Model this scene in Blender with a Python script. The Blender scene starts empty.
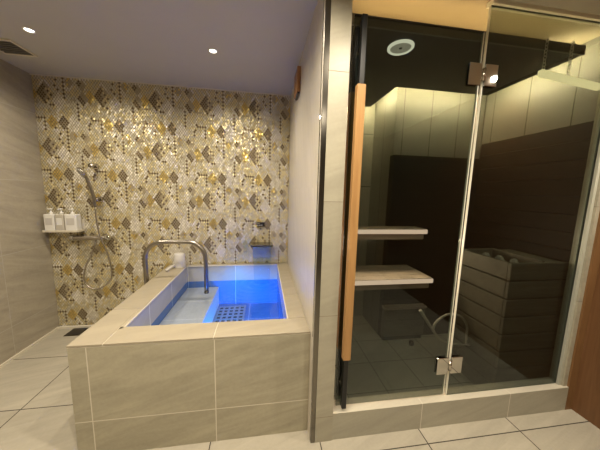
import bpy, bmesh, math, random
from mathutils import Vector, Matrix
random.seed(7)
scn = bpy.context.scene
COL = scn.collection
PI = math.pi

# ------------------------------------------------------------------ dimensions (metres)
H, HS = 2.40, 2.425                        # ceiling heights, bathroom and sauna
XL, YB, XP = -2.042, 2.66, 0.271           # left wall, mosaic wall, partition's bath side
XJ = 0.395                                 # partition's sauna side / door opening
YF = 1.204                                 # front plane of the sauna
XR = 2.09                                  # wood clad wall on the right
YR = -1.7                                  # wall behind the camera
TX0, TY0, TZ = -0.96, 1.28, 0.64           # tub: left side, front, rim height
HX0, HX1, HY0, HY1 = -0.78, 0.157, 1.439, 2.605   # basin opening
ZW, ZSEAT, ZBOT = 0.468, 0.40, 0.20
GY = 1.25                                  # glass plane
SX1, SYB, SXC, SYR = 2.05, 2.14, 1.16, 2.58      # sauna interior

# ------------------------------------------------------------------ materials
def new_mat(name):
    m = bpy.data.materials.new(name); m.use_nodes = True
    nt = m.node_tree
    for n in list(nt.nodes): nt.nodes.remove(n)
    out = nt.nodes.new('ShaderNodeOutputMaterial')
    return m, nt, out

def principled(nt, out, col=(.5, .5, .5), rough=.5, metal=0., spec=.5):
    b = nt.nodes.new('ShaderNodeBsdfPrincipled')
    b.inputs['Base Color'].default_value = (*col, 1)
    b.inputs['Roughness'].default_value = rough
    b.inputs['Metallic'].default_value = metal
    b.inputs['Specular IOR Level'].default_value = spec
    nt.links.new(b.outputs[0], out.inputs[0])
    return b

def mth(nt, op, a, b=None, c=None):
    n = nt.nodes.new('ShaderNodeMath'); n.operation = op
    for i, v in enumerate((a, b, c)):
        if v is None: continue
        if isinstance(v, (int, float)): n.inputs[i].default_value = v
        else: nt.links.new(v, n.inputs[i])
    return n.outputs[0]

def mixc(nt, fac, a, b, mode='MIX'):
    n = nt.nodes.new('ShaderNodeMix'); n.data_type = 'RGBA'; n.blend_type = mode
    if isinstance(fac, (int, float)): n.inputs[0].default_value = fac
    else: nt.links.new(fac, n.inputs[0])
    for i, v in ((6, a), (7, b)):
        if isinstance(v, tuple): n.inputs[i].default_value = (*v, 1)
        else: nt.links.new(v, n.inputs[i])
    return n.outputs[2]

def plain(name, col, rough=.5, metal=0., noise=0., spec=.5, scale=30):
    m, nt, out = new_mat(name)
    b = principled(nt, out, col, rough, metal, spec)
    if noise:
        tc = nt.nodes.new('ShaderNodeTexCoord')
        nz = nt.nodes.new('ShaderNodeTexNoise'); nz.inputs['Scale'].default_value = scale
        nt.links.new(tc.outputs['Object'], nz.inputs['Vector'])
        dark = tuple(c*(1-noise) for c in col); light = tuple(min(1, c*(1+noise)) for c in col)
        nt.links.new(mixc(nt, nz.outputs['Fac'], dark, light), b.inputs['Base Color'])
    return m

def emit(name, col, s):
    m, nt, out = new_mat(name)
    e = nt.nodes.new('ShaderNodeEmission'); e.inputs[0].default_value = (*col, 1); e.inputs[1].default_value = s
    nt.links.new(e.outputs[0], out.inputs[0])
    return m

def tile(name, u, v, pu, pv, ou, ov, col, grout, gw=.0035, rough=.35, streak=.16, lines_u=None, lines_v=None, ang=.5, spec=.4):
    """stone look porcelain tile: u, v are world axes, joints every pu, pv from ou, ov (or at listed places)"""
    m, nt, out = new_mat(name)
    b = principled(nt, out, col, rough, 0, spec)
    g = nt.nodes.new('ShaderNodeNewGeometry')
    s = nt.nodes.new('ShaderNodeSeparateXYZ'); nt.links.new(g.outputs['Position'], s.inputs[0])
    ax = {'x': s.outputs[0], 'y': s.outputs[1], 'z': s.outputs[2]}
    def joint(coord, pitch, off, lines):
        if lines is not None:
            acc = None
            for L in lines:
                d = mth(nt, 'LESS_THAN', mth(nt, 'ABSOLUTE', mth(nt, 'SUBTRACT', coord, L)), gw/2)
                acc = d if acc is None else mth(nt, 'MAXIMUM', acc, d)
            cell = None
            for L in lines:
                d = mth(nt, 'GREATER_THAN', coord, L)
                cell = d if cell is None else mth(nt, 'ADD', cell, d)
            return acc, cell
        t = mth(nt, 'DIVIDE', mth(nt, 'SUBTRACT', coord, off), pitch)
        fr = mth(nt, 'FRACT', mth(nt, 'ADD', t, .5))
        d = mth(nt, 'LESS_THAN', mth(nt, 'ABSOLUTE', mth(nt, 'SUBTRACT', fr, .5)), gw/2/pitch)
        return d, mth(nt, 'FLOOR', t)
    ju, cu = joint(ax[u], pu, ou, lines_u)
    jv, cv = joint(ax[v], pv, ov, lines_v)
    jm = mth(nt, 'MAXIMUM', ju, jv)
    # per tile offset for the veins
    cell = nt.nodes.new('ShaderNodeCombineXYZ')
    nt.links.new(cu, cell.inputs[0]); nt.links.new(cv, cell.inputs[1])
    wn = nt.nodes.new('ShaderNodeTexWhiteNoise'); wn.noise_dimensions = '3D'
    nt.links.new(cell.outputs[0], wn.inputs['Vector'])
    ca, sa = math.cos(ang), math.sin(ang)
    along = mth(nt, 'ADD', mth(nt, 'MULTIPLY', ax[u], ca), mth(nt, 'MULTIPLY', ax[v], sa))
    across = mth(nt, 'SUBTRACT', mth(nt, 'MULTIPLY', ax[v], ca), mth(nt, 'MULTIPLY', ax[u], sa))
    comb = nt.nodes.new('ShaderNodeCombineXYZ')
    nt.links.new(mth(nt, 'MULTIPLY', along, 1.3), comb.inputs[0])
    nt.links.new(mth(nt, 'MULTIPLY', across, 9.0), comb.inputs[1])
    nt.links.new(mth(nt, 'MULTIPLY', wn.outputs['Value'], 40.0), comb.inputs[2])
    n1 = nt.nodes.new('ShaderNodeTexNoise'); n1.inputs['Scale'].default_value = 1.6
    n1.inputs['Detail'].default_value = 6; n1.inputs['Roughness'].default_value = .6; n1.inputs['Distortion'].default_value = .7
    nt.links.new(comb.outputs[0], n1.inputs['Vector'])
    n2 = nt.nodes.new('ShaderNodeTexNoise'); n2.inputs['Scale'].default_value = 60; n2.inputs['Detail'].default_value = 3
    nt.links.new(g.outputs['Position'], n2.inputs['Vector'])
    f = mth(nt, 'ADD', mth(nt, 'MULTIPLY', n1.outputs['Fac'], .8), mth(nt, 'MULTIPLY', n2.outputs['Fac'], .2))
    rmp = nt.nodes.new('ShaderNodeMapRange'); rmp.inputs[1].default_value = .3; rmp.inputs[2].default_value = .7
    nt.links.new(f, rmp.inputs[0])
    d1 = tuple(c*(1-streak) for c in col); l1 = tuple(min(1, c*(1+streak)) for c in col)
    base = mixc(nt, rmp.outputs[0], d1, l1)
    tone = mth(nt, 'ADD', .96, mth(nt, 'MULTIPLY', wn.outputs['Value'], .08))
    tn = nt.nodes.new('ShaderNodeCombineXYZ')
    for i in range(3): nt.links.new(tone, tn.inputs[i])
    base = mixc(nt, 1.0, base, tn.outputs[0], 'MULTIPLY')
    nt.links.new(mixc(nt, jm, base, grout), b.inputs['Base Color'])
    nt.links.new(mth(nt, 'ADD', rough, mth(nt, 'MULTIPLY', jm, .4)), b.inputs['Roughness'])
    bp = nt.nodes.new('ShaderNodeBump'); bp.inputs['Strength'].default_value = .25; bp.inputs['Distance'].default_value = .002
    nt.links.new(mth(nt, 'SUBTRACT', mth(nt, 'MULTIPLY', f, .5), jm), bp.inputs['Height'])
    nt.links.new(bp.outputs[0], b.inputs['Normal'])
    return m

def wood(name, a, bcol, axis='z', scale=1.0, rough=.45):
    m, nt, out = new_mat(name)
    b = principled(nt, out, a, rough, 0, .35)
    g = nt.nodes.new('ShaderNodeNewGeometry')
    mp = nt.nodes.new('ShaderNodeMapping')
    sc = [22*scale]*3; sc['xyz'.index(axis)] = 1.2*scale
    mp.inputs['Scale'].default_value = sc
    nt.links.new(g.outputs['Position'], mp.inputs[0])
    nz = nt.nodes.new('ShaderNodeTexNoise'); nz.inputs['Scale'].default_value = 2.2
    nz.inputs['Detail'].default_value = 6; nz.inputs['Distortion'].default_value = 1.2
    nt.links.new(mp.outputs[0], nz.inputs['Vector'])
    rm = nt.nodes.new('ShaderNodeMapRange'); rm.inputs[1].default_value = .3; rm.inputs[2].default_value = .7
    nt.links.new(nz.outputs['Fac'], rm.inputs[0])
    nt.links.new(mixc(nt, rm.outputs[0], a, bcol), b.inputs['Base Color'])
    bp = nt.nodes.new('ShaderNodeBump'); bp.inputs['Strength'].default_value = .15; bp.inputs['Distance'].default_value = .001
    nt.links.new(nz.outputs['Fac'], bp.inputs['Height']); nt.links.new(bp.outputs[0], b.inputs['Normal'])
    return m

def clear(name, tint, ior=1.5, rough=0., bump=0., bscale=12):
    """thin clear sheet: tinted see-through plus a mirror reflection that follows Fresnel"""
    m, nt, out = new_mat(name)
    tr = nt.nodes.new('ShaderNodeBsdfTransparent'); tr.inputs[0].default_value = (*tint, 1)
    gl = nt.nodes.new('ShaderNodeBsdfGlossy'); gl.inputs['Roughness'].default_value = rough
    mx = nt.nodes.new('ShaderNodeMixShader')
    # the same reflectance from either side of the sheet
    geo = nt.nodes.new('ShaderNodeNewGeometry')
    fr_in = mth(nt, 'ADD', mth(nt, 'MULTIPLY', geo.outputs['Backfacing'], 1/ior - ior), ior)
    fr2 = nt.nodes.new('ShaderNodeFresnel')
    nt.links.new(fr_in, fr2.inputs[0])
    if bump:
        g = nt.nodes.new('ShaderNodeNewGeometry')
        nz = nt.nodes.new('ShaderNodeTexNoise'); nz.inputs['Scale'].default_value = bscale; nz.inputs['Detail'].default_value = 2
        nt.links.new(g.outputs['Position'], nz.inputs['Vector'])
        bp = nt.nodes.new('ShaderNodeBump'); bp.inputs['Strength'].default_value = bump; bp.inputs['Distance'].default_value = .01
        nt.links.new(nz.outputs['Fac'], bp.inputs['Height'])
        nt.links.new(bp.outputs[0], gl.inputs['Normal']); nt.links.new(bp.outputs[0], fr2.inputs['Normal'])
    nt.links.new(fr2.outputs[0], mx.inputs[0])
    nt.links.new(tr.outputs[0], mx.inputs[1]); nt.links.new(gl.outputs[0], mx.inputs[2])
    nt.links.new(mx.outputs[0], out.inputs[0])
    return m

STONE = (.36, .325, .235)
GROUT = (.62, .57, .46)
M = {}
M['floor'] = tile('floor_tile', 'x', 'y', .62, .531, .95, 1.112, (.42, .38, .30), (.05, .04, .03), gw=.006, rough=.38, streak=.14, ang=.35)
M['left'] = tile('left_wall_tile', 'y', 'z', .62, .60, 2.215, .265, (.375, .33, .255), (.48, .44, .37), gw=.003, rough=.4, streak=.2, ang=-.25)
M['part'] = tile('partition_tile', 'y', 'z', 1.25, .605, 1.21, .847, (.60, .545, .46), (.66, .62, .54), rough=.3, streak=.1, ang=1.2)
M['jamb'] = tile('jamb_tile', 'x', 'z', 5, .61, -2, .16, (.365, .335, .255), (.22, .19, .14), gw=.003, streak=.12, ang=.3)
M['tubf'] = tile('tub_front_tile', 'x', 'z', .62, .42, -.257, .207, STONE, GROUT, gw=.005, streak=.2, lines_v=[.207, .627], ang=.25)
M['tubs'] = tile('tub_side_tile', 'y', 'z', .62, .42, 1.28, .207, STONE, GROUT, gw=.005, streak=.2, lines_v=[.207, .627], ang=.25)
M['ledge'] = tile('ledge_tile', 'x', 'y', 9, 9, -4, -4, (.34, .292, .212), GROUT, streak=.1, rough=.33, ang=.3)
M['basin'] = tile('basin_tile', 'x', 'z', .48, .9, -.29, .05, (.42, .42, .43), (.75, .75, .75), gw=.005, rough=.25, streak=.06)
M['basinside'] = tile('basin_side_tile', 'y', 'z', .42, .9, 1.75, .05, (.42, .42, .43), (.75, .75, .75), gw=.005, rough=.25, streak=.06)
M['basinfloor'] = tile('basin_floor_tile', 'x', 'y', .33, .33, -.465, 2.27, (.42, .42, .43), (.7, .7, .7), gw=.004, rough=.3, streak=.06)
GLOW_BLUE = (.05, .15, .42)  # blue glow of the lit water, painted into the tile colour
M['deep'] = tile('basin_tile_blue_glow', 'x', 'z', .48, .9, -.29, .05, GLOW_BLUE, (.3, .45, .7), gw=.005, rough=.25, streak=.06)
M['deepside'] = tile('basin_side_tile_blue_glow', 'y', 'z', .42, .9, 1.75, .05, GLOW_BLUE, (.3, .45, .7), gw=.005, rough=.25, streak=.06)
M['deepfloor'] = tile('basin_floor_tile_blue_glow', 'x', 'y', .33, .33, -.465, 2.27, GLOW_BLUE, (.3, .45, .7), gw=.004, rough=.3, streak=.06)
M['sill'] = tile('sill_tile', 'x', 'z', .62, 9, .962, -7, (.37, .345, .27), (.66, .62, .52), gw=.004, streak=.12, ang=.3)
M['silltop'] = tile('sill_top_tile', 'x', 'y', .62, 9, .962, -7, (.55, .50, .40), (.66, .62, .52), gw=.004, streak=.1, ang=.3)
M['sfloor'] = tile('sauna_floor_tile', 'x', 'y', .3, .3, 1.2, 1.5, (.38, .36, .31), (.07, .06, .05), gw=.005, rough=.4, streak=.12)
M['grout'] = plain('light_grout', GROUT, .8, 0, .05)
M['ceil'] = plain('ceiling_paint', (.47, .445, .395), .75, 0, .03, scale=6)
M['rear'] = plain('rear_wall_paint', (.20, .17, .14), .7, 0, .05, scale=4)
M['white'] = plain('white_plastic', (.75, .73, .68), .35, 0, .02)
M['offwhite'] = plain('off_white_plastic', (.56, .53, .49), .4, 0, .02)
M['trimw'] = plain('white_trim', (.66, .60, .48), .5, 0, .03)
M['steel'] = plain('brushed_steel', (.33, .30, .255), .28, 1., .06, scale=80)
M['chrome'] = plain('chrome', (.60, .585, .545), .025, 1., .02)
M['satin'] = plain('satin_chrome', (.50, .46, .40), .25, 1., .03)
M['dullsteel'] = plain('dull_steel', (.50, .48, .45), .5, .6, .08, scale=40)
M['darksteel'] = plain('dark_mirror_steel', (.19, .175, .15), .18, 1., .05)
M['alu'] = plain('pale_profile', (.80, .77, .66), .4, 0, .03)
M['slat'] = plain('grey_slat', (.20, .18, .15), .5, 0, .05)
M['sideprofile'] = plain('grey_green_profile', (.46, .46, .38), .4, .1, .03)
M['black'] = plain('black_metal', (.012, .012, .012), .35, .3, .1)
M['blackpl'] = plain('black_plastic', (.02, .017, .015), .3, 0, .1)
M['grip'] = wood('pale_oak', (.33, .175, .062), (.42, .235, .09), 'z', 1.0, .4)
M['wallwood'] = wood('brown_wall_veneer', (.13, .062, .025), (.175, .085, .036), 'z', .8, .45)
M['edgewood'] = wood('orange_edge_veneer', (.17, .085, .033), (.22, .115, .047), 'z', .9, .45)
M['woodblock'] = wood('orange_cedar', (.30, .135, .05), (.38, .19, .075), 'z', 1.2, .5)
M['bench'] = wood('bench_wood', (.40, .31, .24), (.50, .40, .32), 'x', .8, .6)
M['dkwood'] = wood('dark_sauna_boards', (.013, .0122, .009), (.022, .020, .015), 'x', .8, .6)
M['dkceil'] = wood('dark_ceiling_boards', (.030, .027, .022), (.045, .040, .033), 'x', .8, .6)
M['guard'] = wood('heater_guard_boards', (.125, .112, .085), (.175, .158, .122), 'x', .8, .6)
M['spanel'] = tile('pale_sauna_panel', 'x', 'z', .27, 9, 1.235, -4, (.21, .20, .165), (.06, .056, .046), gw=.006, rough=.6, streak=.05)
M['spanely'] = tile('pale_sauna_side_panel', 'y', 'z', .30, 9, 1.45, -4, (.21, .20, .165), (.06, .056, .046), gw=.006, rough=.6, streak=.05)
M['srecess'] = tile('recess_panel', 'x', 'z', 9, .55, -7, 2.05, (.42, .40, .33), (.1, .1, .08), gw=.008, rough=.6, streak=.05)
M['sceil'] = plain('sauna_ceiling_board', (.40, .33, .22), .7, 0, .03, scale=8)
M['barwood'] = plain('pale_hung_board', (.66, .62, .46), .6, 0, .05)
M['stone'] = plain('heater_stone', (.30, .28, .25), .9, 0, .3, scale=20)
M['hose'] = plain('pale_hose', (.45, .40, .33), .4, 0, .05)
M['glass'] = clear('smoked_glass', (.57, .605, .575), 1.5)
M['litedge'] = plain('lit_glass_edge', (.74, .72, .60), .3, 0, .05)  # light piped along the glass edges is put into this pale colour
M['water'] = clear('bath_water', (.86, .92, 1.), 1.33, .01, .35, 7)
M['fall'] = clear('falling_water', (.88, .93, .97), 1.33, .05, .9, 40)
M['bright'] = plain('bright_white_plastic', (.88, .86, .80), .4)
M['ring'] = emit('lamp_ring_glow', (1., .92, .70), .75)
M['diff'] = emit('lamp_diffuser_glow', (1., .88, .62), .22)
M['lamp'] = emit('downlight_lens', (1., .93, .80), 3)
M['blue'] = emit('blue_lamp_lens', (.0, .16, 1.), 10)
M['led'] = emit('warm_led_strip', (1., .80, .48), 92)
M['ledtop'] = emit('warm_led_strip_top', (1., .70, .30), 12.5)
M['barglow'] = emit('pale_bar_added_glow', (1., .80, .40), 1.05)  # glow added to the hung bar to brighten it
M['led2'] = emit('bench_led_strip', (1., .68, .50), .85)
M['ledw'] = emit('bench_led_strip_soft', (1., .75, .58), 1.2)
M['disp'] = emit('pale_display', (1., .8, .6), .12)
M['lens'] = plain('grey_label', (.45, .43, .40), .5)
M['clearpl'] = plain('frosted_bottle', (.52, .48, .40), .25, 0, .05)

# ------------------------------------------------------------------ mesh helpers
class MB:
    def __init__(s): s.bm = bmesh.new(); s.slot = 0
    def _mark(s, faces):
        for f in faces: f.material_index = s.slot
    def box(s, x0, x1, y0, y1, z0, z1, bev=0., seg=1):
        mat = Matrix.Translation(((x0+x1)/2, (y0+y1)/2, (z0+z1)/2)) @ Matrix.Diagonal((abs(x1-x0), abs(y1-y0), abs(z1-z0), 1))
        r = bmesh.ops.create_cube(s.bm, size=1, matrix=mat)
        vs = set(r['verts'])
        fs = [f for f in s.bm.faces if all(v in vs for v in f.verts)]
        s._mark(fs)
        if bev:
            es = [e for e in s.bm.edges if all(v in vs for v in e.verts)]
            b = bmesh.ops.bevel(s.bm, geom=es, offset=bev, segments=seg, affect='EDGES', profile=.5)
            s._mark(b['faces'])
        return s
    def prism(s, pts, z0, z1):
        lo = [s.bm.verts.new((x, y, z0)) for x, y in pts]; hi = [s.bm.verts.new((x, y, z1)) for x, y in pts]
        n = len(pts)
        fs = [s.bm.faces.new(lo[::-1]), s.bm.faces.new(hi)]
        for i in range(n): fs.append(s.bm.faces.new((lo[i], lo[(i+1) % n], hi[(i+1) % n], hi[i])))
        s._mark(fs); return s
    def lathe(s, prof, origin=(0, 0, 0), axis=(0, 0, 1), n=24, cap=True):
        """prof: (radius, height) pairs"""
        q = Vector((0, 0, 1)).rotation_difference(Vector(axis)).to_matrix().to_4x4()
        T = Matrix.Translation(origin) @ q
        rings = []
        for r, h in prof:
            if r < 1e-6: rings.append([s.bm.verts.new(T @ Vector((0, 0, h)))])
            else: rings.append([s.bm.verts.new(T @ Vector((r*math.cos(2*PI*k/n), r*math.sin(2*PI*k/n), h))) for k in range(n)])
        fs = []
        for a, b in zip(rings, rings[1:]):
            for k in range(n):
                k2 = (k+1) % n
                if len(a) == 1 and len(b) == 1: continue
                if len(a) == 1: fs.append(s.bm.faces.new((a[0], b[k2], b[k])))
                elif len(b) == 1: fs.append(s.bm.faces.new((a[k], a[k2], b[0])))
                else: fs.append(s.bm.faces.new((a[k], a[k2], b[k2], b[k])))
        if cap:
            if len(rings[0]) > 1: fs.append(s.bm.faces.new(rings[0][::-1]))
            if len(rings[-1]) > 1: fs.append(s.bm.faces.new(rings[-1]))
        for f in fs: f.smooth = True
        s._mark(fs); return s
    def tube(s, pts, r, n=14, sub=6):
        """round tube through points (Catmull-Rom); r a number or one per point"""
        P = [Vector(p) for p in pts]; R = r if isinstance(r, (list, tuple)) else [r]*len(P)
        path, rad = [], []
        if sub <= 1: path, rad = P, list(R)
        else:
            for i in range(len(P)-1):
                p0 = P[i-1] if i else P[0]*2-P[1]; p1, p2 = P[i], P[i+1]
                p3 = P[i+2] if i+2 < len(P) else P[-1]*2-P[-2]
                for k in range(sub):
                    t = k/sub
                    path.append(.5*((2*p1)+(p2-p0)*t+(2*p0-5*p1+4*p2-p3)*t*t+(3*p1-p0-3*p2+p3)*t**3)); rad.append(R[i]*(1-t)+R[i+1]*t)
            path.append(P[-1]); rad.append(R[-1])
        rings = []; up = None
        for i, p in enumerate(path):
            d = (path[min(i+1, len(path)-1)]-path[max(i-1, 0)]).normalized()
            if up is None:
                up = Vector((0, 1, 0)) if abs(d.y) < .9 else Vector((1, 0, 0))
            a = (up - d*up.dot(d)).normalized(); up = a; b = d.cross(a)
            rings.append([s.bm.verts.new(p + (a*math.cos(2*PI*k/n)+b*math.sin(2*PI*k/n))*rad[i]) for k in range(n)])
        fs = []
        for a, b in zip(rings, rings[1:]):
            for k in range(n): fs.append(s.bm.faces.new((a[k], b[k], b[(k+1) % n], a[(k+1) % n])))
        fs += [s.bm.faces.new(rings[0]), s.bm.faces.new(rings[-1][::-1])]
        for f in fs: f.smooth = True
        s._mark(fs); return s
    def torus(s, c, R, r, axis=(0, 0, 1), n=28, m=10, sx=1., sy=1.):
        q = Vector((0, 0, 1)).rotation_difference(Vector(axis)).to_matrix().to_4x4(); T = Matrix.Translation(c) @ q
        g = [[s.bm.verts.new(T @ Vector(((R+r*math.cos(2*PI*j/m))*math.cos(2*PI*i/n)*sx, (R+r*math.cos(2*PI*j/m))*math.sin(2*PI*i/n)*sy, r*math.sin(2*PI*j/m)))) for j in range(m)] for i in range(n)]
        fs = []
        for i in range(n):
            for j in range(m):
                fs.append(s.bm.faces.new((g[i][j], g[(i+1) % n][j], g[(i+1) % n][(j+1) % m], g[i][(j+1) % m])))
        for f in fs: f.smooth = True
        s._mark(fs); return s
    def build(s, name, mats, parent=None, smooth_angle=None):
        me = bpy.data.meshes.new(name)
        bmesh.ops.recalc_face_normals(s.bm, faces=s.bm.faces)
        s.bm.to_mesh(me); s.bm.free()
        for m in (mats if isinstance(mats, (list, tuple)) else [mats]): me.materials.append(M[m] if isinstance(m, str) else m)
        o = bpy.data.objects.new(name, me); COL.objects.link(o)
        if parent is not None:
            o.parent = parent; o.matrix_parent_inverse = Matrix.Translation(-parent.location)
        return o

def tag(o, label, cat, group=None, kind=None):
    o['label'] = label; o['category'] = cat
    if group: o['group'] = group
    if kind: o['kind'] = kind
    return o
def thing(name, label, cat, loc, group=None, kind=None):
    o = bpy.data.objects.new(name, None); COL.objects.link(o); o.location = loc; o.empty_display_size = .05
    return tag(o, label, cat, group, kind)
def struct(o, label, cat): return tag(o, label, cat, None, 'structure')
def copy_thing(o, loc, label=None):
    c = o.copy(); COL.objects.link(c); c.location = loc
    if label: c['label'] = label
    for ch in list(o.children):
        d = ch.copy(); COL.objects.link(d); d.parent = c; d.matrix_parent_inverse = ch.matrix_parent_inverse.copy()
        for g in list(ch.children):
            e = g.copy(); COL.objects.link(e); e.parent = d; e.matrix_parent_inverse = g.matrix_parent_inverse.copy()
    return c

# ------------------------------------------------------------------ room shell
struct(MB().box(XL-.1, XR+.1, YR-.1, YB+.1, -.12, 0).build('floor', 'floor'), 'large beige stone tile floor with dark joints', 'floor')
struct(MB().prism([(XL-.1, YR-.1), (XR+.1, YR-.1), (XR+.1, YF), (.40, YF), (.40, YB+.1), (XL-.1, YB+.1)], H, H+.1).build('ceiling', 'ceil'), 'plain warm grey painted ceiling', 'ceiling')
struct(MB().box(XL-.1, XL, YR, YB+.1, 0, H).build('wall_left', 'left'), 'beige grey stone tile wall at the left', 'wall')
struct(MB().box(XL-.1, XR+.1, YR-.1, YR, 0, H).build('wall_rear', 'rear'), 'plain brown wall behind the viewer', 'wall')

# mosaic wall: one mesh, a grout bed and small rhombus tiles, each set with its own slight tilt
def mosaic_wall():
    for k, (nm, col, me, ro) in enumerate((
        ('mosaic_cream', (.67, .61, .45), .30, .42), ('mosaic_ivory', (.78, .72, .59), .15, .36), ('mosaic_beige', (.50, .42, .27), .35, .36),
        ('mosaic_gold', (.80, .60, .20), .85, .36), ('mosaic_brown', (.20, .14, .07), .8, .36), ('mosaic_champagne', (.76, .65, .37), .55, .43))):
        M[nm] = plain(nm, col, ro, me)
    bm = bmesh.new(); rnd = random.Random(3)
    W, Ht = .0233, .0334
    hw, hh = W/2, Ht/2
    P, Q = 40, 28                         # repeat, in half tiles
    def loc(i, j, ci, cj, n):              # place inside a big rhombus of n x n tiles: (steps up right, steps up left) or None
        for oi in (-P, 0, P):
            for oj in (-Q, 0, Q):
                di, dj = i-ci-oi, j-cj-oj
                if (di+dj) % 2: di += 1
                u = (di+dj)//2+n//2; v = (dj-di)//2+n//2
                if 0 <= u < n and 0 <= v < n: return u, v
        return None
    dots = {(17, k) for k in range(-3, 10, 2)} | {(26, k) for k in range(14, 23, 2)} | {(2, k) for k in range(8, 15, 2)} | {(20, -9), (22, -9), (21, -10), (31, 20), (33, 20), (19, 20)} | {(7, -7), (9, -7), (35, 15), (36, 14), (38, 14), (40, 14), (34, 12), (33, 11), (33, 9), (10, 7), (12, 6), (9, 9), (11, 3), (13, 1)}
    dots = {(x % P, y % Q) for x, y in dots}
    soft = {(36, -6), (38, -6), (34, -6), (32, -7), (22, -4), (24, -4), (26, -5)}
    soft = {(x % P, y % Q) for x, y in soft}
    def pick(i, j):
        a, b = i % P, j % Q
        r = rnd.random()
        q = loc(a, b, 5, 0, 6)             # large rhombus: solid dark lower left, spaced dark dots above
        if q:
            if q[1]-q[0] >= 0: return 4 if q[1]-q[0] > 0 or q[0] % 2 == 0 else 2
            return 4 if (q[1] % 2 == 0 and q[0] % 2 == 0) else (2 if r < .35 else 5)
        if loc(a, b, 15, 13, 4): return 4
        if loc(a, b, 8, 13, 4): return 3
        q = loc(a, b, 30, -2, 4)
        if q: return 4 if q[0] <= 1 else 2
        if loc(a, b, 35, -1, 4): return 3
        if loc(a, b, 28, 6, 2): return 4
        if loc(a, b, 31, 4, 3): return 2
        if loc(a, b, 22, 5, 3): return 2 if r < .6 else 3
        if (a, b) in dots: return 4
        if (a, b) in soft: return 2
        if loc(a, b, 23, 12, 6): return 1 if r < .8 else 0
        if loc(a, b, 24, -6, 5): return 0
        if loc(a, b, 13, -5, 5): return 1
        U, V = (i+j)//2//4, (j-i)//2//4
        h = (U*7+V*13+U*V*3) % 5
        if h == 0: return 1 if r < .75 else 5
        if h in (1, 2): return 5 if r < .7 else 0
        return 0 if r < .6 else 5
    y = YB + .003
    ni = int((XP-XL)/hw)+1; nj = int(H/hh)+1
    i0 = -4; jb = 4
    for i in range(ni+1):
        for j in range(nj+1):
            if (i+j) % 2: continue
            cx, cz = XL+i*hw, j*hh
            k = pick(i+i0, j+jb)
            s = .66 if k == 4 else .82
            ax, az = (max(-.24, min(.24, rnd.gauss(0, .11))) for _ in (0, 1))
            vs = []
            for (dx, dz) in ((-hw*s, 0), (-hw*.25*s, -hh*.82*s), (hw*.25*s, -hh*.82*s), (hw*s, 0), (hw*.25*s, hh*.82*s), (-hw*.25*s, hh*.82*s)):
                X = min(max(cx+dx, XL+.001), XP-.001); Z = min(max(cz+dz, .0), H)
                vs.append(bm.verts.new((X, y - dx*ax - dz*az, Z)))
            try:
                f = bm.faces.new(vs); f.material_index = k+1
                if f.calc_area() < 1e-7: bm.faces.remove(f)
            except ValueError: pass
    for f in bm.faces:
        f.normal_update()
        if f.normal.y > 0: f.normal_flip()
    r = bmesh.ops.create_cube(bm, size=1, matrix=Matrix.Translation(((XL+XR)/2, YB+.058, H/2)) @ Matrix.Diagonal((XR-XL+.2, .1, H, 1)))
    me = bpy.data.meshes.new('wall_back'); bm.to_mesh(me); bm.free()
    M['bed'] = plain('mosaic_grout', (.40, .335, .22), .8, 0, .05)
    for nm in ('bed', 'mosaic_cream', 'mosaic_ivory', 'mosaic_beige', 'mosaic_gold', 'mosaic_brown', 'mosaic_champagne'): me.materials.append(M[nm])
    o = bpy.data.objects.new('wall_back', me); COL.objects.link(o)
    struct(o, 'gold and cream rhombus mosaic wall with dark brown motifs behind the bath', 'wall')
mosaic_wall()
struct(MB().box(XL, XP, YB-.012, YB-.004, H-.008, H).build('trim_1', 'trimw'), 'thin pale strip along the top of the mosaic', 'trim')
struct(MB().box(XL, XL+.012, YR, YB-.013, 0, .018).build('baseboard_left', 'trimw'), 'thin pale strip along the foot of the left wall', 'trim')
struct(MB().box(XL+.013, TX0-.001, YB-.03, YB-.0045, 0, .018).build('baseboard_back', 'trimw'), 'thin pale strip along the foot of the mosaic', 'trim')

# partition between bath and sauna
b = MB()
b.slot = 0; b.box(XP, XJ, YF+.012, YB, 0, H)
struct(b.build('wall_partition', 'part'), 'tall pale stone tile partition between bath and sauna', 'wall')
struct(MB().box(.2995, XJ+.004, YF-.004, YF+.012, 0, H).build('trim_2', 'jamb'), 'narrow stone tile jamb left of the glass door', 'trim')
c = MB(); c.box(XP+.003, .2985, YF-.004, YF+.0115, 0, H, .001)
struct(c.build('trim_3', 'darksteel'), 'dark polished steel strip on the partition corner', 'trim')
struct(MB().box(XP-.0035, XP, YF+.0125, YF+.0175, .645, H-.001).build('trim_4', 'chrome'), 'thin bright steel edge along the partition end', 'trim')

# sauna kerb and room right of it
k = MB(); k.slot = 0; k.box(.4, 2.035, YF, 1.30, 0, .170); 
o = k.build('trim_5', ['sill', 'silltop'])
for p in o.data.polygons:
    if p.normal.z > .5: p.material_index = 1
struct(o, 'low stone tile kerb under the glass front', 'kerb')
struct(MB().box(XR, XR+.1, YR, YF, 0, H).build('wall_right', 'wallwood'), 'brown wood veneer wall at the right', 'wall')
struct(MB().box(2.036, XR+.1, YF, YF+.09, 0, HS).build('trim_6', 'edgewood'), 'orange wood edge beside the sauna frame', 'trim')
struct(MB().box(2.0062, 2.0355, YF+.012, 1.30, .171, HS).build('trim_7', 'jamb'), 'narrow pale jamb right of the fixed glass', 'trim')

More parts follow.
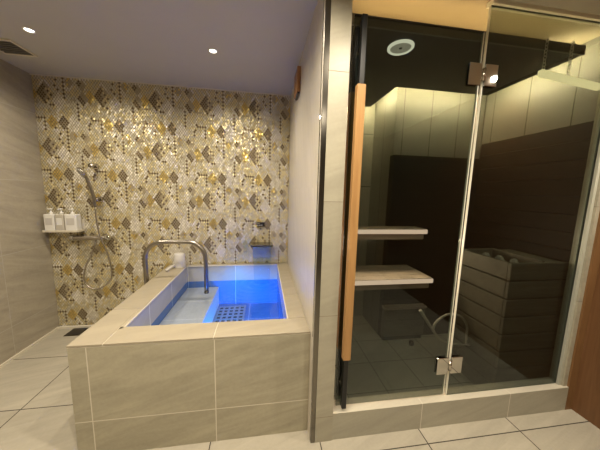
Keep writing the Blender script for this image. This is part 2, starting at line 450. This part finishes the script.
# sauna shell
w = MB(); w.slot = 0; w.box(SXC, SX1, SYB, SYB+.06, 1.78, HS); w.slot = 1; w.box(SXC+.004, SX1, SYB-.012, SYB+.06, 0, 1.779)
struct(w.build('wall_sauna_back', ['spanel', 'dkwood']), 'sauna back wall, pale panels above dark boards', 'wall')
w = MB(); w.slot = 0; w.box(SX1, XR+.1, 1.30, SYB+.06, 1.912, HS)
w.slot = 1
zb = 0
while zb < 1.9:
    w.box(SX1-.012, XR+.1, 1.301, SYB-.013, zb+.002, min(zb+.118, 1.911)); zb += .12
struct(w.build('wall_sauna_right', ['spanely', 'dkwood']), 'sauna right wall, pale panels above dark horizontal boards', 'wall')
struct(MB().box(SXC, SXC+.06, SYB+.0605, SYR, 0, HS).build('wall_sauna_corner', 'spanely'), 'pale side wall of the sauna recess', 'wall')
struct(MB().box(XJ, SXC+.06, SYR, YB-.001, 0, HS-.0005).build('wall_sauna_recess', 'srecess'), 'pale panelled wall at the far end of the sauna recess', 'wall')
struct(MB().box(XJ+.001, SX1, 1.301, SYR, 0, .004).build('floor_sauna', 'sfloor'), 'grey tile floor inside the sauna', 'floor')
struct(MB().box(.4005, XR+.1, YF+.0005, YB, HS, H+.1).build('ceiling_sauna', 'sceil'), 'pale board ceiling over the sauna', 'ceiling')

# ------------------------------------------------------------------ ceiling fittings
def make_downlight(loc, label):
    t = thing('downlight', label, 'ceiling light', loc, 'recessed downlights')
    x, y, z = loc
    MB().lathe([(.031, 0), (.030, -.003), (.026, -.0035), (.023, -.001), (.023, 0)], loc, n=32, cap=False).build('bezel', 'white', t)
    MB().lathe([(.0225, -.0006), (.020, -.0022), (0, -.0026)], loc, n=32).build('lens', 'lamp', t)
    return t
d0 = make_downlight((-1.475, 1.946, H), 'round white downlight in the ceiling next to the square vent')
copy_thing(d0, (-.358, 1.964, H), 'round white downlight in the ceiling above the bath')
UNSEEN = 'unseen round white downlight added to the ceiling for its light'
near = [(-1.475, .60), (-.92, .80), (-.358, .60), (.14, .80), (.58, .55), (1.865, .57), (-.9, -.8), (.7, -.8)]  # unseen fixtures, added to light the room and the mosaic
for x, y in near: copy_thing(d0, (x, y, H), UNSEEN)
def spot(name, loc, e, col, ang=166, blend=1., r=.018):
    l = bpy.data.lights.new(name, 'SPOT'); l.energy = e; l.color = col; l.spot_size = math.radians(ang); l.spot_blend = blend; l.shadow_soft_size = r
    o = bpy.data.objects.new(name, l); COL.objects.link(o); o.location = loc
    return o
WARM = (1., .89, .71)
for x, y, e in ((-1.475, 1.946, 25), (-.358, 1.964, 23), (-1.475, .60, 20), (-.92, .80, 24), (-.358, .60, 32), (.14, .80, 26), (.58, .55, 30), (1.865, .57, 50), (-.9, -.8, 22), (.7, -.8, 22)):  # after the first pair, beams of the added unseen fixtures
    spot('downlight_beam', (x, y, H-.02), e, WARM)

t = thing('ceiling_vent', 'square white louvred vent in the ceiling near the left wall', 'vent', (-1.805, 2.19, H))
f = MB(); x0, x1, y0, y1 = -1.912, -1.698, 2.083, 2.297
for a in ((x0, x1, y0, y0+.014), (x0, x1, y1-.014, y1), (x0, x0+.014, y0+.014, y1-.014), (x1-.014, x1, y0+.014, y1-.014)): f.box(*a, H-.010, H-.0005, .001)
f.build('frame', 'trimw', t)
MB().box(x0+.014, x1-.014, y0+.014, y1-.014, H-.0020, H-.0004).build('backing', 'blackpl', t)
n = 7
for i in range(n):
    yy = y0+.024+i*(y1-y0-.048)/(n-1)
    s = MB().box(x0+.014, x1-.014, yy-.0045, yy+.0045, H-.0085, H-.0045); s.build('slat', 'slat', t)

t = thing('wall_lamp', 'small wooden wall lamp high on the partition above the bath', 'wall lamp', (XP, 2.02, 2.17))
MB().box(  .244, XP-.0005, 1.93, 2.11, 2.172, 2.345, .003).build('wood_case', 'woodblock', t)
MB().box(  .249, XP-.006, 1.945, 2.095, 2.160, 2.1725, .001).build('underside', 'blackpl', t)

# ------------------------------------------------------------------ bathtub
tub = thing('bathtub', 'square built-in bath clad in beige stone tiles', 'bathtub', (-.35, 1.97, 0))
p = MB()
p.box(TX0, XP-.001, TY0, HY0-.012, 0, TZ-.012)
o = p.build('front_panel', ['tubf', 'tubs'], tub)
for q in o.data.polygons:
    if abs(q.normal.x) > .5: q.material_index = 1
MB().box(TX0, HX0-.012, HY0-.012, YB-.031, 0, TZ-.012).build('side_panel', 'tubs', tub)
q = MB(); q.box(HX1+.012, XP-.001, HY0-.012, YB-.006, 0, TZ-.012); q.box(HX0-.012, HX1+.012, HY1+.012, YB-.006, 0, TZ-.012)
q.build('core', 'grout', tub)
# ledge: separate stone slabs with open joints in one mesh
L = MB(); g = .004; bv = .0015
z0, z1 = TZ-.010, TZ
def slab(x0, x1, y0, y1): L.box(x0+g/2, x1-g/2, y0+g/2, y1-g/2, z0, z1, bv)
ox0, oy0 = TX0-.004, TY0-.004
slab(ox0, -.80, oy0, 1.665); slab(ox0, HX0, 1.665, 2.27); slab(ox0, HX0, 2.27, YB-.0065)
L.box(-.80+g/2, HX0, HY0-.02, 1.665-g/2, z0, z1)
slab(-.80, -.262, oy0, HY0); slab(-.262, XP-.002, oy0, HY0)
slab(HX1, XP-.002, HY0, 1.765); slab(HX1, XP-.002, 1.765, 2.385); slab(HX1, XP-.002, 2.385, YB-.0065)
slab(HX0, -.29, HY1, YB-.0065); slab(-.29, HX1, HY1, YB-.0065)
L.build('ledge', 'ledge', tub)
gb = MB(); z0, z1 = TZ-.0118, TZ-.003
gb.box(TX0, HX0, TY0, YB-.031, z0, z1); gb.box(HX0, XP-.002, TY0, HY0, z0, z1); gb.box(HX1, XP-.002, HY0, YB-.0075, z0, z1); gb.box(HX0, HX1, HY1, YB-.0075, z0, z1)
gb.build('grout_bed', 'grout', tub)
# basin: four walls, floor, seat
bs = MB(); t_ = .0115
for base, za, zb_ in ((0, ZW, TZ-.012), (3, .02, ZW-.0005)):  # below the waterline the tiles carry the painted blue glow
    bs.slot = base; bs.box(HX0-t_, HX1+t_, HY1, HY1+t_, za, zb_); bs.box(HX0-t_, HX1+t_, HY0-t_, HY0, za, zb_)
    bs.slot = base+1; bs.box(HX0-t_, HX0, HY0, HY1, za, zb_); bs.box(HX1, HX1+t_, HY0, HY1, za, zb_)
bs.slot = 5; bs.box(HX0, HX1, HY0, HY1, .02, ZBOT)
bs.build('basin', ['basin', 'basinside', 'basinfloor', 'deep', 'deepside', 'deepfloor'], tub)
MB().box(HX0+.0005, -.465, HY0+.0005, HY1-.0005, ZBOT+.0005, ZSEAT, .003).build('seat', 'basinfloor', tub)
# inner edge trim strip, bright
e = MB()
zt0, zt1 = TZ-.0118, TZ-.001
e.box(HX0, HX1, HY1-.005, HY1, zt0, zt1); e.box(HX1-.005, HX1, HY0, HY1-.006, zt0, zt1); e.box(HX0, HX0+.005, HY0, HY1-.006, zt0, zt1)
e.build('edge_trim', 'trimw', tub)
# suction grate on the floor
gr = MB(); gx0, gx1, gy0, gy1 = -.455, -.175, 2.20, 2.54
gz = ZBOT+.001
M['grate'] = plain('steel_grate', (.30, .33, .36), .35, .5, .05)
for i in range(6):
    xx = gx0+i*(gx1-gx0-.02)/5; gr.box(xx, xx+.018, gy0, gy1, gz, gz+.012)
for i in range(6):
    yy = gy0+i*(gy1-gy0-.02)/5; gr.box(gx0, gx1, yy, yy+.018, gz, gz+.010)
gr.build('floor_grate', 'grate', tub)
MB().box(gx0+.002, gx1-.002, gy0+.002, gy1-.002, gz-.0008, gz+.002).build('grate_well', 'blackpl', tub)
# two underwater lamps in the near wall of the deep part
def uw_lamp(x, z):
    l = MB().lathe([(.045, .0), (.045, .006), (.036, .009)], (x, HY0+.0005, z), (0, 1, 0), 24, cap=True).build('lamp_ring', 'chrome', tub)
    MB().lathe([(.034, .0095), (.0, .0125)], (x, HY0+.0005, z), (0, 1, 0), 24).build('lamp_lens', 'blue', l)
uw_lamp(-.36, .30); uw_lamp(-.02, .30)
BLUE = (.0, .20, 1.)
for x, y, z, e_, c_ in ((-.36, 1.465, .30, 40, (.01, .40, 1.)), (-.02, 1.465, .30, 34, (.01, .26, 1.))):
    l = bpy.data.lights.new('bath_lamp_glow', 'SPOT'); l.energy = e_; l.color = c_; l.shadow_soft_size = .03; l.spot_size = math.radians(104); l.spot_blend = .5
    o = bpy.data.objects.new('bath_lamp_glow', l); COL.objects.link(o); o.location = (x, y, z); o.rotation_euler = (math.radians(57), 0, 0)

# water surface, ripples spreading from where the spout's water falls in
def water():
    bm = bmesh.new(); nx, ny = 110, 130
    x0, x1, y0, y1 = HX0+.001, HX1-.001, HY0+.001, HY1-.001
    fx, fy = .01, 2.50
    g = []
    for i in range(nx+1):
        row = []
        for j in range(ny+1):
            x = x0+(x1-x0)*i/nx; y = y0+(y1-y0)*j/ny
            d = math.hypot(x-fx, (y-fy)*1.2)
            z = .011*math.exp(-d*5.5)*math.sin(d*70+1.2*math.sin(9*x)+math.sin(13*y))
            z += .0016*math.sin(17*x+5*y)*math.sin(11*y-3*x)
            row.append(bm.verts.new((x, y, ZW+z)))
        g.append(row)
    for i in range(nx):
        for j in range(ny):
            f = bm.faces.new((g[i][j], g[i+1][j], g[i+1][j+1], g[i][j+1])); f.smooth = True
    me = bpy.data.meshes.new('bath_water'); bm.to_mesh(me); bm.free(); me.materials.append(M['water'])
    o = bpy.data.objects.new('bath_water', me); COL.objects.link(o)
    tag(o, 'clear blue lit water filling the bath, rippled under the wall spout', 'water', None, 'stuff')
water()

# arched spout, rising from the floor beside the tub
t = thing('bath_spout', 'brushed steel pipe arching over the left rim into the water', 'bath spout', (-1.000, 2.22, 0))
pts = [(-1.000, 2.22, .012), (-1.0, 2.22, .40), (-1.0, 2.22, .78)]
for a in range(0, 91, 15):
    r = .15; pts.append((-.850-r*math.cos(math.radians(a)), 2.22, .82+r*math.sin(math.radians(a))))
for a in range(90, -1, -15):
    r = .15; pts.append((-.655+r*math.cos(math.radians(a)), 2.22, .82+r*math.sin(math.radians(a))))
pts += [(-.503, 2.22, .70), (-.503, 2.22, .515)]
MB().tube(pts, .0185, 18, 4).build('pipe', 'steel', t)
MB().lathe([(.032, 0.0005), (.032, .008), (.025, .014), (.025, .03)], (-1.000, 2.22, 0), n=28).build('base_flange', 'steel', t)
MB().lathe([(.0195, .0), (.0195, .02), (.014, .02), (.014, .004)], (-.503, 2.22, .497), n=20).build('nozzle', 'darksteel', t)

# wash bucket, upside down on the ledge corner
t = thing('wash_bucket', 'white plastic wash bucket upside down on the far left corner of the bath ledge', 'bucket', (-.855, 2.545, TZ))
bx, by = -.838, 2.575
MB().lathe([(.060, .0005), (.062, .004), (.058, .010), (.049, .125), (.045, .136), (.040, .140), (.0, .141)], (bx, by, TZ), n=32).build('bucket_body', 'offwhite', t)
MB().tube([(bx-.035, by-.055, TZ+.03), (bx-.05, by-.085, TZ+.025), (bx-.062, by-.125, TZ+.018), (bx-.068, by-.165, TZ+.0145)], [.013, .013, .014, .012], 12, 5).build('handle', 'offwhite', t)

# wall spout with falling sheet of water
t = thing('waterfall_spout', 'wide chrome waterfall spout on the mosaic above the bath', 'spout', (-.012, YB-.005, .86))
MB().box(-.125, .10, 2.505, YB-.0055, .850, .874, .003, 2).build('spout_body', 'darksteel', t)
MB().box(-.108, .083, YB-.018, YB-.0055, .705, .8495, .002).build('wall_plate', 'dullsteel', t)
sh = MB(); bm = sh.bm; rows = []
for j in range(29):
    u = j/28; z = .846-(.846-ZW-.004)*u; row = []
    for s in (0, 1):
        for i in range(25):
            xx = -.105+.19*i/24*(1-.18*u)+.017*u
            yy = 2.512-.045*math.sqrt(u)+.0022*math.sin(i*1.9+j*.35)+(.0028 if s else 0)
            row.append(bm.verts.new((xx, yy, z)))
    rows.append(row)
for j in range(28):
    for s in (0, 25):
        for i in range(24): bm.faces.new((rows[j][s+i], rows[j][s+i+1], rows[j+1][s+i+1], rows[j+1][s+i])).smooth = True
    for i in (0, 24): bm.faces.new((rows[j][i], rows[j][25+i], rows[j+1][25+i], rows[j+1][i]))
sh.build('water_sheet', 'fall', t)

t = thing('control_panel', 'small black control panel on the mosaic above the wall spout', 'control panel', (-.036, YB-.005, 1.07))
MB().box(-.070, .016, YB-.020, YB+.004, 1.046, 1.092, .002).build('case', 'blackpl', t)
MB().box(-.066, -.036, YB-.0215, YB-.0198, 1.076, 1.086).build('display', 'disp', t)
for i in range(3): MB().lathe([(.0065, 0), (.0065, .002), (.005, .0025)], (-.058+i*.022, YB-.0198, 1.060), (0, -1, 0), 12).build('button', 'lens', t)

# ------------------------------------------------------------------ shower
def holder(x, z, label):
    t = thing('shower_holder', label, 'holder', (x, YB-.005, z), 'shower head holders')
    MB().box(x-.021, x+.021, YB-.018, YB-.0055, z-.026, z+.026, .003).build('wall_plate', 'satin', t)
    MB().lathe([(.016, 0), (.016, .045), (.020, .047), (.020, .070)], (x, YB-.0175, z), (0, -1, 0), 18).build('socket', 'satin', t)
    return t
holder(-1.578, 1.618, 'empty chrome shower holder, the upper of the two on the mosaic')
holder(-1.563, 1.305, 'chrome shower holder, the lower one, clasping the hand shower')
hs = thing('hand_shower', 'chrome hand shower tilted in the lower holder on the mosaic', 'hand shower', (-1.557, 2.555, 1.30))
MB().tube([(-1.556, 2.556, 1.245), (-1.556, 2.553, 1.31), (-1.562, 2.546, 1.37), (-1.575, 2.535, 1.44), (-1.585, 2.522, 1.50), (-1.598, 2.508, 1.548)], [.012, .014, .013, .013, .014, .017], 14, 6).build('shower_handle', 'steel', hs)
ax_ = Vector((-.60, -.62, -.50)).normalized()
h0 = Vector((-1.602, 2.505, 1.553))
MB().lathe([(.018, -.016), (.040, -.008), (.050, .004), (.050, .014), (.045, .018)], h0, ax_, 28).build('shower_head', 'satin', hs)
MB().lathe([(.043, .0182), (.041, .0205), (.0, .0212)], h0, ax_, 28).build('spray_face', 'lens', hs)

t = thing('shower_mixer', 'chrome thermostatic shower mixer bar with looping hose on the mosaic', 'shower mixer', (-1.61, YB-.005, .938))
MB().lathe([(.021, -.165), (.023, -.16), (.023, .10), (.021, .105)], (-1.615, 2.595, .938), (1, 0, 0), 20).build('mixer_body', 'satin', t)
for x, s in ((-1.782+.002, -1), (-1.511, 1)):
    MB().lathe([(.0235, 0), (.025, .006), (.025, .035), (.020, .042), (0, .043)], (x, 2.595, .938), (s, 0, 0) , 20).build('knob', 'chrome', t)
for x in (-1.74, -1.54):
    MB().lathe([(.030, 0), (.030, .008), (.017, .012), (.017, .055)], (x, YB-.0055, .938), (0, -1, 0), 18).build('wall_inlet', 'satin', t)
MB().lathe([(.012, 0), (.014, -.004), (.014, -.03), (.011, -.04)], (-1.60, 2.590, .918), n=14).build('hose_outlet', 'chrome', t)
hp = [(-1.60, 2.590, .879), (-1.636, 2.575, .774), (-1.688, 2.57, .666), (-1.717, 2.57, .54), (-1.690, 2.57, .465), (-1.61, 2.57, .431), (-1.520, 2.57, .475),
      (-1.470, 2.57, .56), (-1.472, 2.565, .70), (-1.493, 2.56, .82), (-1.532, 2.556, .95), (-1.552, 2.556, 1.085), (-1.556, 2.556, 1.244)]
MB().tube(hp, .0075, 10, 8).build('hose', 'satin', t)

# soap dispensers in a wall rack
t = thing('bottle_rack', 'white wall rack holding three pump bottles on the mosaic', 'rack', (-1.90, YB-.005, 1.0))
RX0, RX1, RY = -2.012, -1.718, 2.556
r = MB(); r.box(RX0, RX1, RY, YB-.0055, .996, 1.004, .002); r.box(RX0, RX1, YB-.010, YB-.0055, 1.004, 1.11, .001); r.box(RX0, RX1, RY, RY+.003, 1.004, 1.016, .001)
r.box(RX0, RX0+.003, RY+.0035, YB-.0105, 1.004, 1.016); r.box(RX1-.003, RX1, RY+.0035, YB-.0105, 1.004, 1.016)
r.build('rack_body', 'trimw', t)
def bottle(x, wd, mat, label, ht=.160):
    t = thing('soap_bottle', label, 'soap bottle', (x, 2.597, 1.0045), 'pump bottles in the wall rack')
    z = 1.0045
    MB().box(x-wd/2, x+wd/2, 2.562, 2.632, z, z+ht, .008, 3).build('bottle_body', mat, t)
    MB().box(x-wd*.33, x+wd*.33, 2.5605, 2.5618, z+.06, z+ht-.035).build('label_sticker', 'offwhite' if mat == 'white' else 'white', t)
    pm = MB().lathe([(.016, 0), (.016, .014), (.007, .017), (.006, .040), (.013, .042), (.013, .052), (0, .053)], (x, 2.597, z+ht), n=18)
    pm.box(x-.006, x+.006, 2.560, 2.598, z+ht+.043, z+ht+.052, .002)
    pm.build('pump', 'white', t)
bottle(-1.955, .084, 'white', 'white square pump bottle at the left end of the wall rack')
bottle(-1.870, .068, 'clearpl', 'clear pump bottle with a white label in the middle of the rack')
bottle(-1.778, .098, 'white', 'white square pump bottle at the rack end nearest the shower')

t = thing('floor_drain', 'dark slot drain in the floor at the foot of the mosaic', 'drain', (-1.82, 2.56, 0))
dr = MB().box(-1.885, -1.75, 2.487, 2.625, .0005, .004, .001).build('drain_frame', 'darksteel', t)
MB().box(-1.876, -1.759, 2.496, 2.616, .0035, .0055).build('drain_cover', 'blackpl', t)

# ------------------------------------------------------------------ glass front
door = thing('glass_door', 'smoked glass sauna door with long wooden pull handle', 'door', (.78, GY, .172))
Pn = MB().box(.428, 1.128, GY-.005, GY+.005, .180, 2.268, .0008).build('glass_pane', 'glass', door)
sl = MB(); sl.box(1.1283, 1.1330, GY-.006, GY+.006, .180, 2.268); sl.build('lit_edge_strip', 'litedge', door)
MB().box(.4285, 1.128, GY-.006, GY+.006, 2.2682, 2.2722).build('top_edge', 'blackpl', door)
def pull(gy0, gy1, py0, py1, sy0, sy1, zs):
    h = MB().box(.433, .476, gy0, gy1, .52, 1.935, .004, 2).build('handle_grip', 'grip', door)
    MB().box(.453, .479, py0, py1,   .19, 2.255, .002).build('handle_post', 'black', h)
    for z in zs: MB().lathe([(.010, 0), (.010, sy1-sy0)], (.466, sy0, z), (0, 1, 0), 14).build('standoff', 'satin', door)
pull(1.172, 1.2065, 1.207, 1.235, 1.235, 1.2448, (.30, 1.22, 2.12))
pull(1.270, 1.3045, 1.305, 1.333, 1.2552, 1.305, (.30, 2.12))
fx = thing('fixed_glass_panel', 'tall fixed smoked glass panel right of the glass door', 'glass panel', (1.57, GY, .172))
MB().box(1.156, 2.001, GY-.005, GY+.005, .1712, 2.412, .0008).build('glass_pane', 'glass', fx)
MB().box(1.1512, 1.1557, GY-.006, GY+.006, .1712, 2.412).build('lit_edge_strip', 'litedge', fx)
fr = MB(); fr.box(1.150, 2.0055, GY-.022, GY-.0055, 2.400, HS-.0005, .001); fr.box(1.150, 2.0055, GY+.0055, GY+.022, 2.400, HS-.0005, .001); fr.box(1.150, 2.0055, GY-.0055, GY+.0055, 2.4125, HS-.0005)
fr.build('top_channel', 'alu', fx)
fr = MB(); fr.box(1.985, 2.0055, GY-.022, GY-.0055, .171, 2.3995, .001); fr.box(1.985, 2.0055, GY+.0055, GY+.022, .171, 2.3995, .001); fr.box(2.0012, 2.0055, GY-.0055, GY+.0055, .171, 2.3995)
fr.build('side_channel', 'sideprofile', fx)
def hinge(z, label):
    t = thing('glass_hinge', label, 'hinge', (1.147, GY, z), 'chrome glass hinges')
    for s in (-1, 1):
        for yy in (-1, 1):
            x0_, x1_ = (1.062, 1.1370) if s < 0 else (1.1575, 1.232)
            a, c_ = (GY-.0145, GY-.0062) if yy < 0 else (GY+.0062, GY+.0145)
            MB().box(x0_, x1_, a, c_, z-.055, z+.055, .002).build('plate', 'chrome', t)
    MB().lathe([(.009, -.03), (.009, .03)], (1.147, GY-.0155, z), n=16).build('knuckle', 'satin', t)
hinge(.381, 'square chrome hinge near the foot of the glass door')
hinge(2.063, 'square chrome hinge near the top of the glass door')

# ------------------------------------------------------------------ sauna interior
fc = thing('ceiling_panel', 'dark suspended ceiling panel inside the sauna with lit edges', 'ceiling panel', (1.2, 1.7, 2.28))
FX0, FX1, FYF, FYB, FXC, FYR = .43, 1.89, 1.335, 1.97, 1.05, 2.45
poly = [(FX0, FYF), (FX1, FYF), (FX1, FYB), (FXC, FYB), (FXC, FYR), (FX0, FYR)]
MB().prism(poly, 2.28, 2.325).build('panel_board', 'dkceil', fc)
MB().box(FX0, FX1, FYF-.012, FYF-.0005, 2.277, 2.328).build('fascia', 'spanely', fc)
ed = MB()
LZ0, LZ1 = 2.3255, 2.334
def strip(x0, x1, y0, y1): MB().box(x0, x1, y0, y1, LZ0, LZ1).build('led_strip', 'led', fc)
def side(x0, x1, y0, y1): MB().box(x0, x1, y0, y1, 2.300, 2.322).build('led_strip', 'led', fc)
MB().box(FX0+.02, FX1-.03, FYF+.03, FYF+.04, LZ0, LZ1).build('led_strip', 'ledtop', fc)
side(FX1+.0005, FX1+.006, FYF+.02, FYB-.01)
side(FXC+.02, FX1-.01, FYB+.0005, FYB+.006)
side(FXC+.0005, FXC+.006, FYB+.02, FYR-.01)
side(FX0+.03, FXC-.01, FYR+.0005, FYR+.006)
for x, y in ((.6, 1.5), (1.7, 1.5), (.6, 2.3), (1.7, 1.85)):
    MB().lathe([(.005, 0), (.005, HS-.0005-2.3255)], (x, y, 2.3255), n=10).build('hanger_rod', 'satin', fc)

t = thing('ceiling_lamp', 'round lamp with glowing pale ring in the dark sauna ceiling', 'ceiling light', (.79, 1.462, 2.28))
MB().lathe([(.074, 0), (.074, -.008), (.068, -.013), (.060, -.012), (.058, -.006)], (.79, 1.462, 2.2798), n=40, cap=False).build('ring', 'ring', t)
gm = MB().lathe([(.0585, -.002), (.0585, -.0055), (0, -.0075)], (.79, 1.462, 2.2798), n=40)
gm.build('diffuser', 'diff', t)
MB().lathe([(.009, -.0078), (.008, -.010), (0, -.0105)], (.79, 1.462, 2.2798), n=16).build('centre_cap', 'blackpl', t)

# benches
def bench(name, label, x1, y0, y1, z0, z1, led):
    t = thing(name, label, 'bench', ((.4+x1)/2, (y0+y1)/2, z0))
    n = 4; w_ = (y1-y0)/n
    s = MB()
    for i in range(n): s.box(.4, x1, y0+i*w_+.002, y0+(i+1)*w_-.002, z0, z1, .003)
    s.build('slat_top', 'bench', t)
    MB().box(.4, x1-.02, y0+.02, y0+.05, z0-.05, z0-.0005).build('front_rail', 'bench', t)
    MB().box(.4, x1-.004, y0-.006, y0+.0015, z0+.002, z1-.004).build('led_strip', led, t)
    return t
bench('sauna_bench', 'upper wooden sauna bench with a lit front edge', 1.43, 1.945, SYB-.014, 1.085, 1.128, 'led2')
bench('sauna_bench', 'lower wooden sauna bench with a lit front edge', 1.375, 1.745, SYB-.014, .715, .755, 'led2')
# under the nose of the upper bench a light strip washes the lower bench
l = bpy.data.lights.new('bench_light', 'AREA'); l.shape = 'RECTANGLE'; l.size = .95; l.size_y = .02; l.energy = 5.0; l.color = (1., .74, .52)
o = bpy.data.objects.new('bench_light', l); COL.objects.link(o); o.location = (.9, 1.925, 1.03); o.rotation_euler = (math.radians(-80), 0, 0)
t = thing('bench_step', 'low boxed step under the sauna benches', 'step', (1.45, 2.1, 0))
s = MB(); s.box(1.155, 1.58, 2.07, SYB-.013, .05, .33, .002); s.build('riser_box', 'guard', t)
MB().box(1.15, 1.585, 2.055, SYB-.013, .3305, .352, .002).build('tread', 'bench', t)
MB().box(1.165, 1.57, 2.085, SYB-.013, .0042, .0498).build('plinth', 'blackpl', t)

# heater behind board guard
GX, GF, GB_, GT = 1.585, 1.315, 1.72, 1.005
t = thing('sauna_heater', 'sauna heater boxed in by dark horizontal boards behind the fixed glass', 'heater', ((GX+SX1)/2, (GF+GB_)/2, 0))
s = MB(); zb = .006; nb = 8; bh = (GT-.006)/nb
for i in range(nb):
    za, zc = zb+i*bh+.005, zb+(i+1)*bh-.005
    s.box(GX, SX1-.014, GF, GF+.022, za, zc, .003)
    s.box(GX, GX+.022, GF+.0225, GB_, za, zc, .003)
s.build('board_guard', 'guard', t)
MB().box(GX+.0225, SX1-.013, GF+.0225, GB_, .006, GT-.13).build('heater_body', 'black', t)
s = MB(); s.box(1.845, 1.865, GF+.0225, GB_, GT-.13, GT+.004); s.box(1.865, SX1-.014, GF+.0225, GB_, GT-.04, GT-.01)
s.build('top_board', 'guard', t)
MB().box(GX+.022, 1.844, GB_-.022, GB_, GT-.13, GT).build('rear_board', 'guard', t)
# stones lying in the tray
rs = random.Random(11)
def stone_mesh():
    bm = bmesh.new(); bmesh.ops.create_icosphere(bm, subdivisions=2, radius=1)
    for v in bm.verts:
        k = 1+.18*rs.uniform(-1, 1); v.co = Vector((round(v.co.x*2.5)/2.5*.55+v.co.x*.45, v.co.y, v.co.z*.75))*k
    me = bpy.data.meshes.new('heater_stone'); bm.to_mesh(me); bm.free(); me.materials.append(M['stone']); return me
sm = [stone_mesh() for _ in range(3)]
for i in range(4):
    for j in range(6):
        o = bpy.data.objects.new('heater_stone', sm[(i+j) % 3]); COL.objects.link(o)
        o.location = (GX+.055+.056*i+rs.uniform(-.004, .004), GF+.06+.058*j+rs.uniform(-.004, .004), GT-.13+.029+.012+.055*(rs.random()*.3+.55*((i+j) % 2)))
        rr = rs.uniform(.025, .0275); o.scale = (rr, rr, rr*1.25); o.rotation_euler = (0, 0, rs.uniform(0, 6))
        tag(o, 'grey stone in the top of the boarded sauna heater', 'stone', 'stones on the sauna heater')

# board hung on two chains from the ceiling panel; its glow is added
t = thing('hanging_bar', 'pale bar hanging on two chains above the heater, glow added', 'lamp', (1.72, 1.305, 2.13))  # a hung board, not a lamp; its glow is added
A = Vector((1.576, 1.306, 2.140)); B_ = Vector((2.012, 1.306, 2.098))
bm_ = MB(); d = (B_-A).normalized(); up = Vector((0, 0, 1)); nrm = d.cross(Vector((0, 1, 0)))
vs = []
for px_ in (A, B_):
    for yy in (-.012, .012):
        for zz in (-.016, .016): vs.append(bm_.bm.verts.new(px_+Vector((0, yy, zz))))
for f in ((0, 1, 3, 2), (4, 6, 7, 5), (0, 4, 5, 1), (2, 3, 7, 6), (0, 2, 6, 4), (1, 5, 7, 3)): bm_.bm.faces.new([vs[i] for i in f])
bm_.build('glowing_bar', 'barglow', t)
for x in (1.60, 1.775):
    z = 2.140-(x-1.576)*(.042/.436)+.014; ch = MB(); k = 0; top = 2.318
    n = max(3, int((top-z)/.017)); st = (top-z)/n
    for k in range(n+1):
        ch.torus((x, 1.3095, z+k*st), .0085, .0022, (0, 1, 0) if k % 2 else (1, 0, 0), 14, 6, 1.0 if k % 2 else 1.35, 1.35 if k % 2 else 1.0)
    ch.build('chain', 'alu', t)
    MB().lathe([(.0045, 0), (.0045, .014)], (x, 1.3085, 2.318), (0, 1, 0), 10).build('hook', 'satin', t)

# hose loop on the side of the heater guard
t = thing('hose', 'pale curved hose looping out from the heater guard near the floor', 'hose', (1.575, 1.55, .27))
MB().tube([(1.583, 1.545, .285), (1.556, 1.548, .30), (1.552, 1.55, .36), (1.545, 1.55, .44), (1.49, 1.55, .515), (1.41, 1.55, .545), (1.335, 1.55, .53), (1.275, 1.55, .48), (1.262, 1.55, .43)], .0085, 10, 6).build('hose_loop', 'hose', t)
MB().tube([(1.145, 1.556, .585), (1.20, 1.556, .51), (1.262, 1.556, .425), (1.33, 1.556, .345), (1.41, 1.556, .305), (1.49, 1.55, .292), (1.556, 1.548, .29)], [.011, .011, .010, .0075, .007, .006, .006], 10, 6).build('wand', 'hose', t)

t = thing('door_stop', 'small black knob standing on the sauna floor', 'door stop', (1.405, 1.99, .004))
MB().lathe([(.024, .0045), (.024, .03), (.019, .042), (0, .045)], (1.405, 1.99, 0), n=20).build('rubber_body', 'blackpl', t)

# ------------------------------------------------------------------ world, camera, view
wd = bpy.data.worlds.new('world'); scn.world = wd; wd.use_nodes = True
wd.node_tree.nodes['Background'].inputs[0].default_value = (.9, .8, .65, 1); wd.node_tree.nodes['Background'].inputs[1].default_value = .02
f_px, yaw, pitch, roll, CH = 245.611, .1503, .1335, .0251, 1.4245
cy, sy, cp, sp = math.cos(yaw), math.sin(yaw), math.cos(pitch), math.sin(pitch)
F = Vector((sy*cp, cy*cp, -sp)); Rt = Vector((cy, -sy, 0)); U = Rt.cross(F)
c_, s_ = math.cos(roll), math.sin(roll)
r_ = Rt*c_+U*s_; u_ = U*c_-Rt*s_
cd = bpy.data.cameras.new('camera'); cam = bpy.data.objects.new('camera', cd); COL.objects.link(cam)
cd.sensor_width = 36; cd.sensor_fit = 'HORIZONTAL'; cd.lens = f_px/600*36; cd.clip_start = .02; cd.clip_end = 50
mw = Matrix((r_, u_, -F)).transposed().to_4x4(); mw.translation = (0, 0, CH); cam.matrix_world = mw
scn.camera = cam
vs_ = scn.view_settings
scn.display_settings.display_device = 'sRGB'
vs_.view_transform = 'Standard'; vs_.look = 'None'; vs_.gamma = 1; vs_.use_curve_mapping = False; vs_.exposure = 1.0
cy_ = scn.cycles
cy_.use_denoising = True; cy_.max_bounces = 10; cy_.transparent_max_bounces = 24; cy_.sample_clamp_indirect = 4; cy_.caustics_reflective = False; cy_.caustics_refractive = False
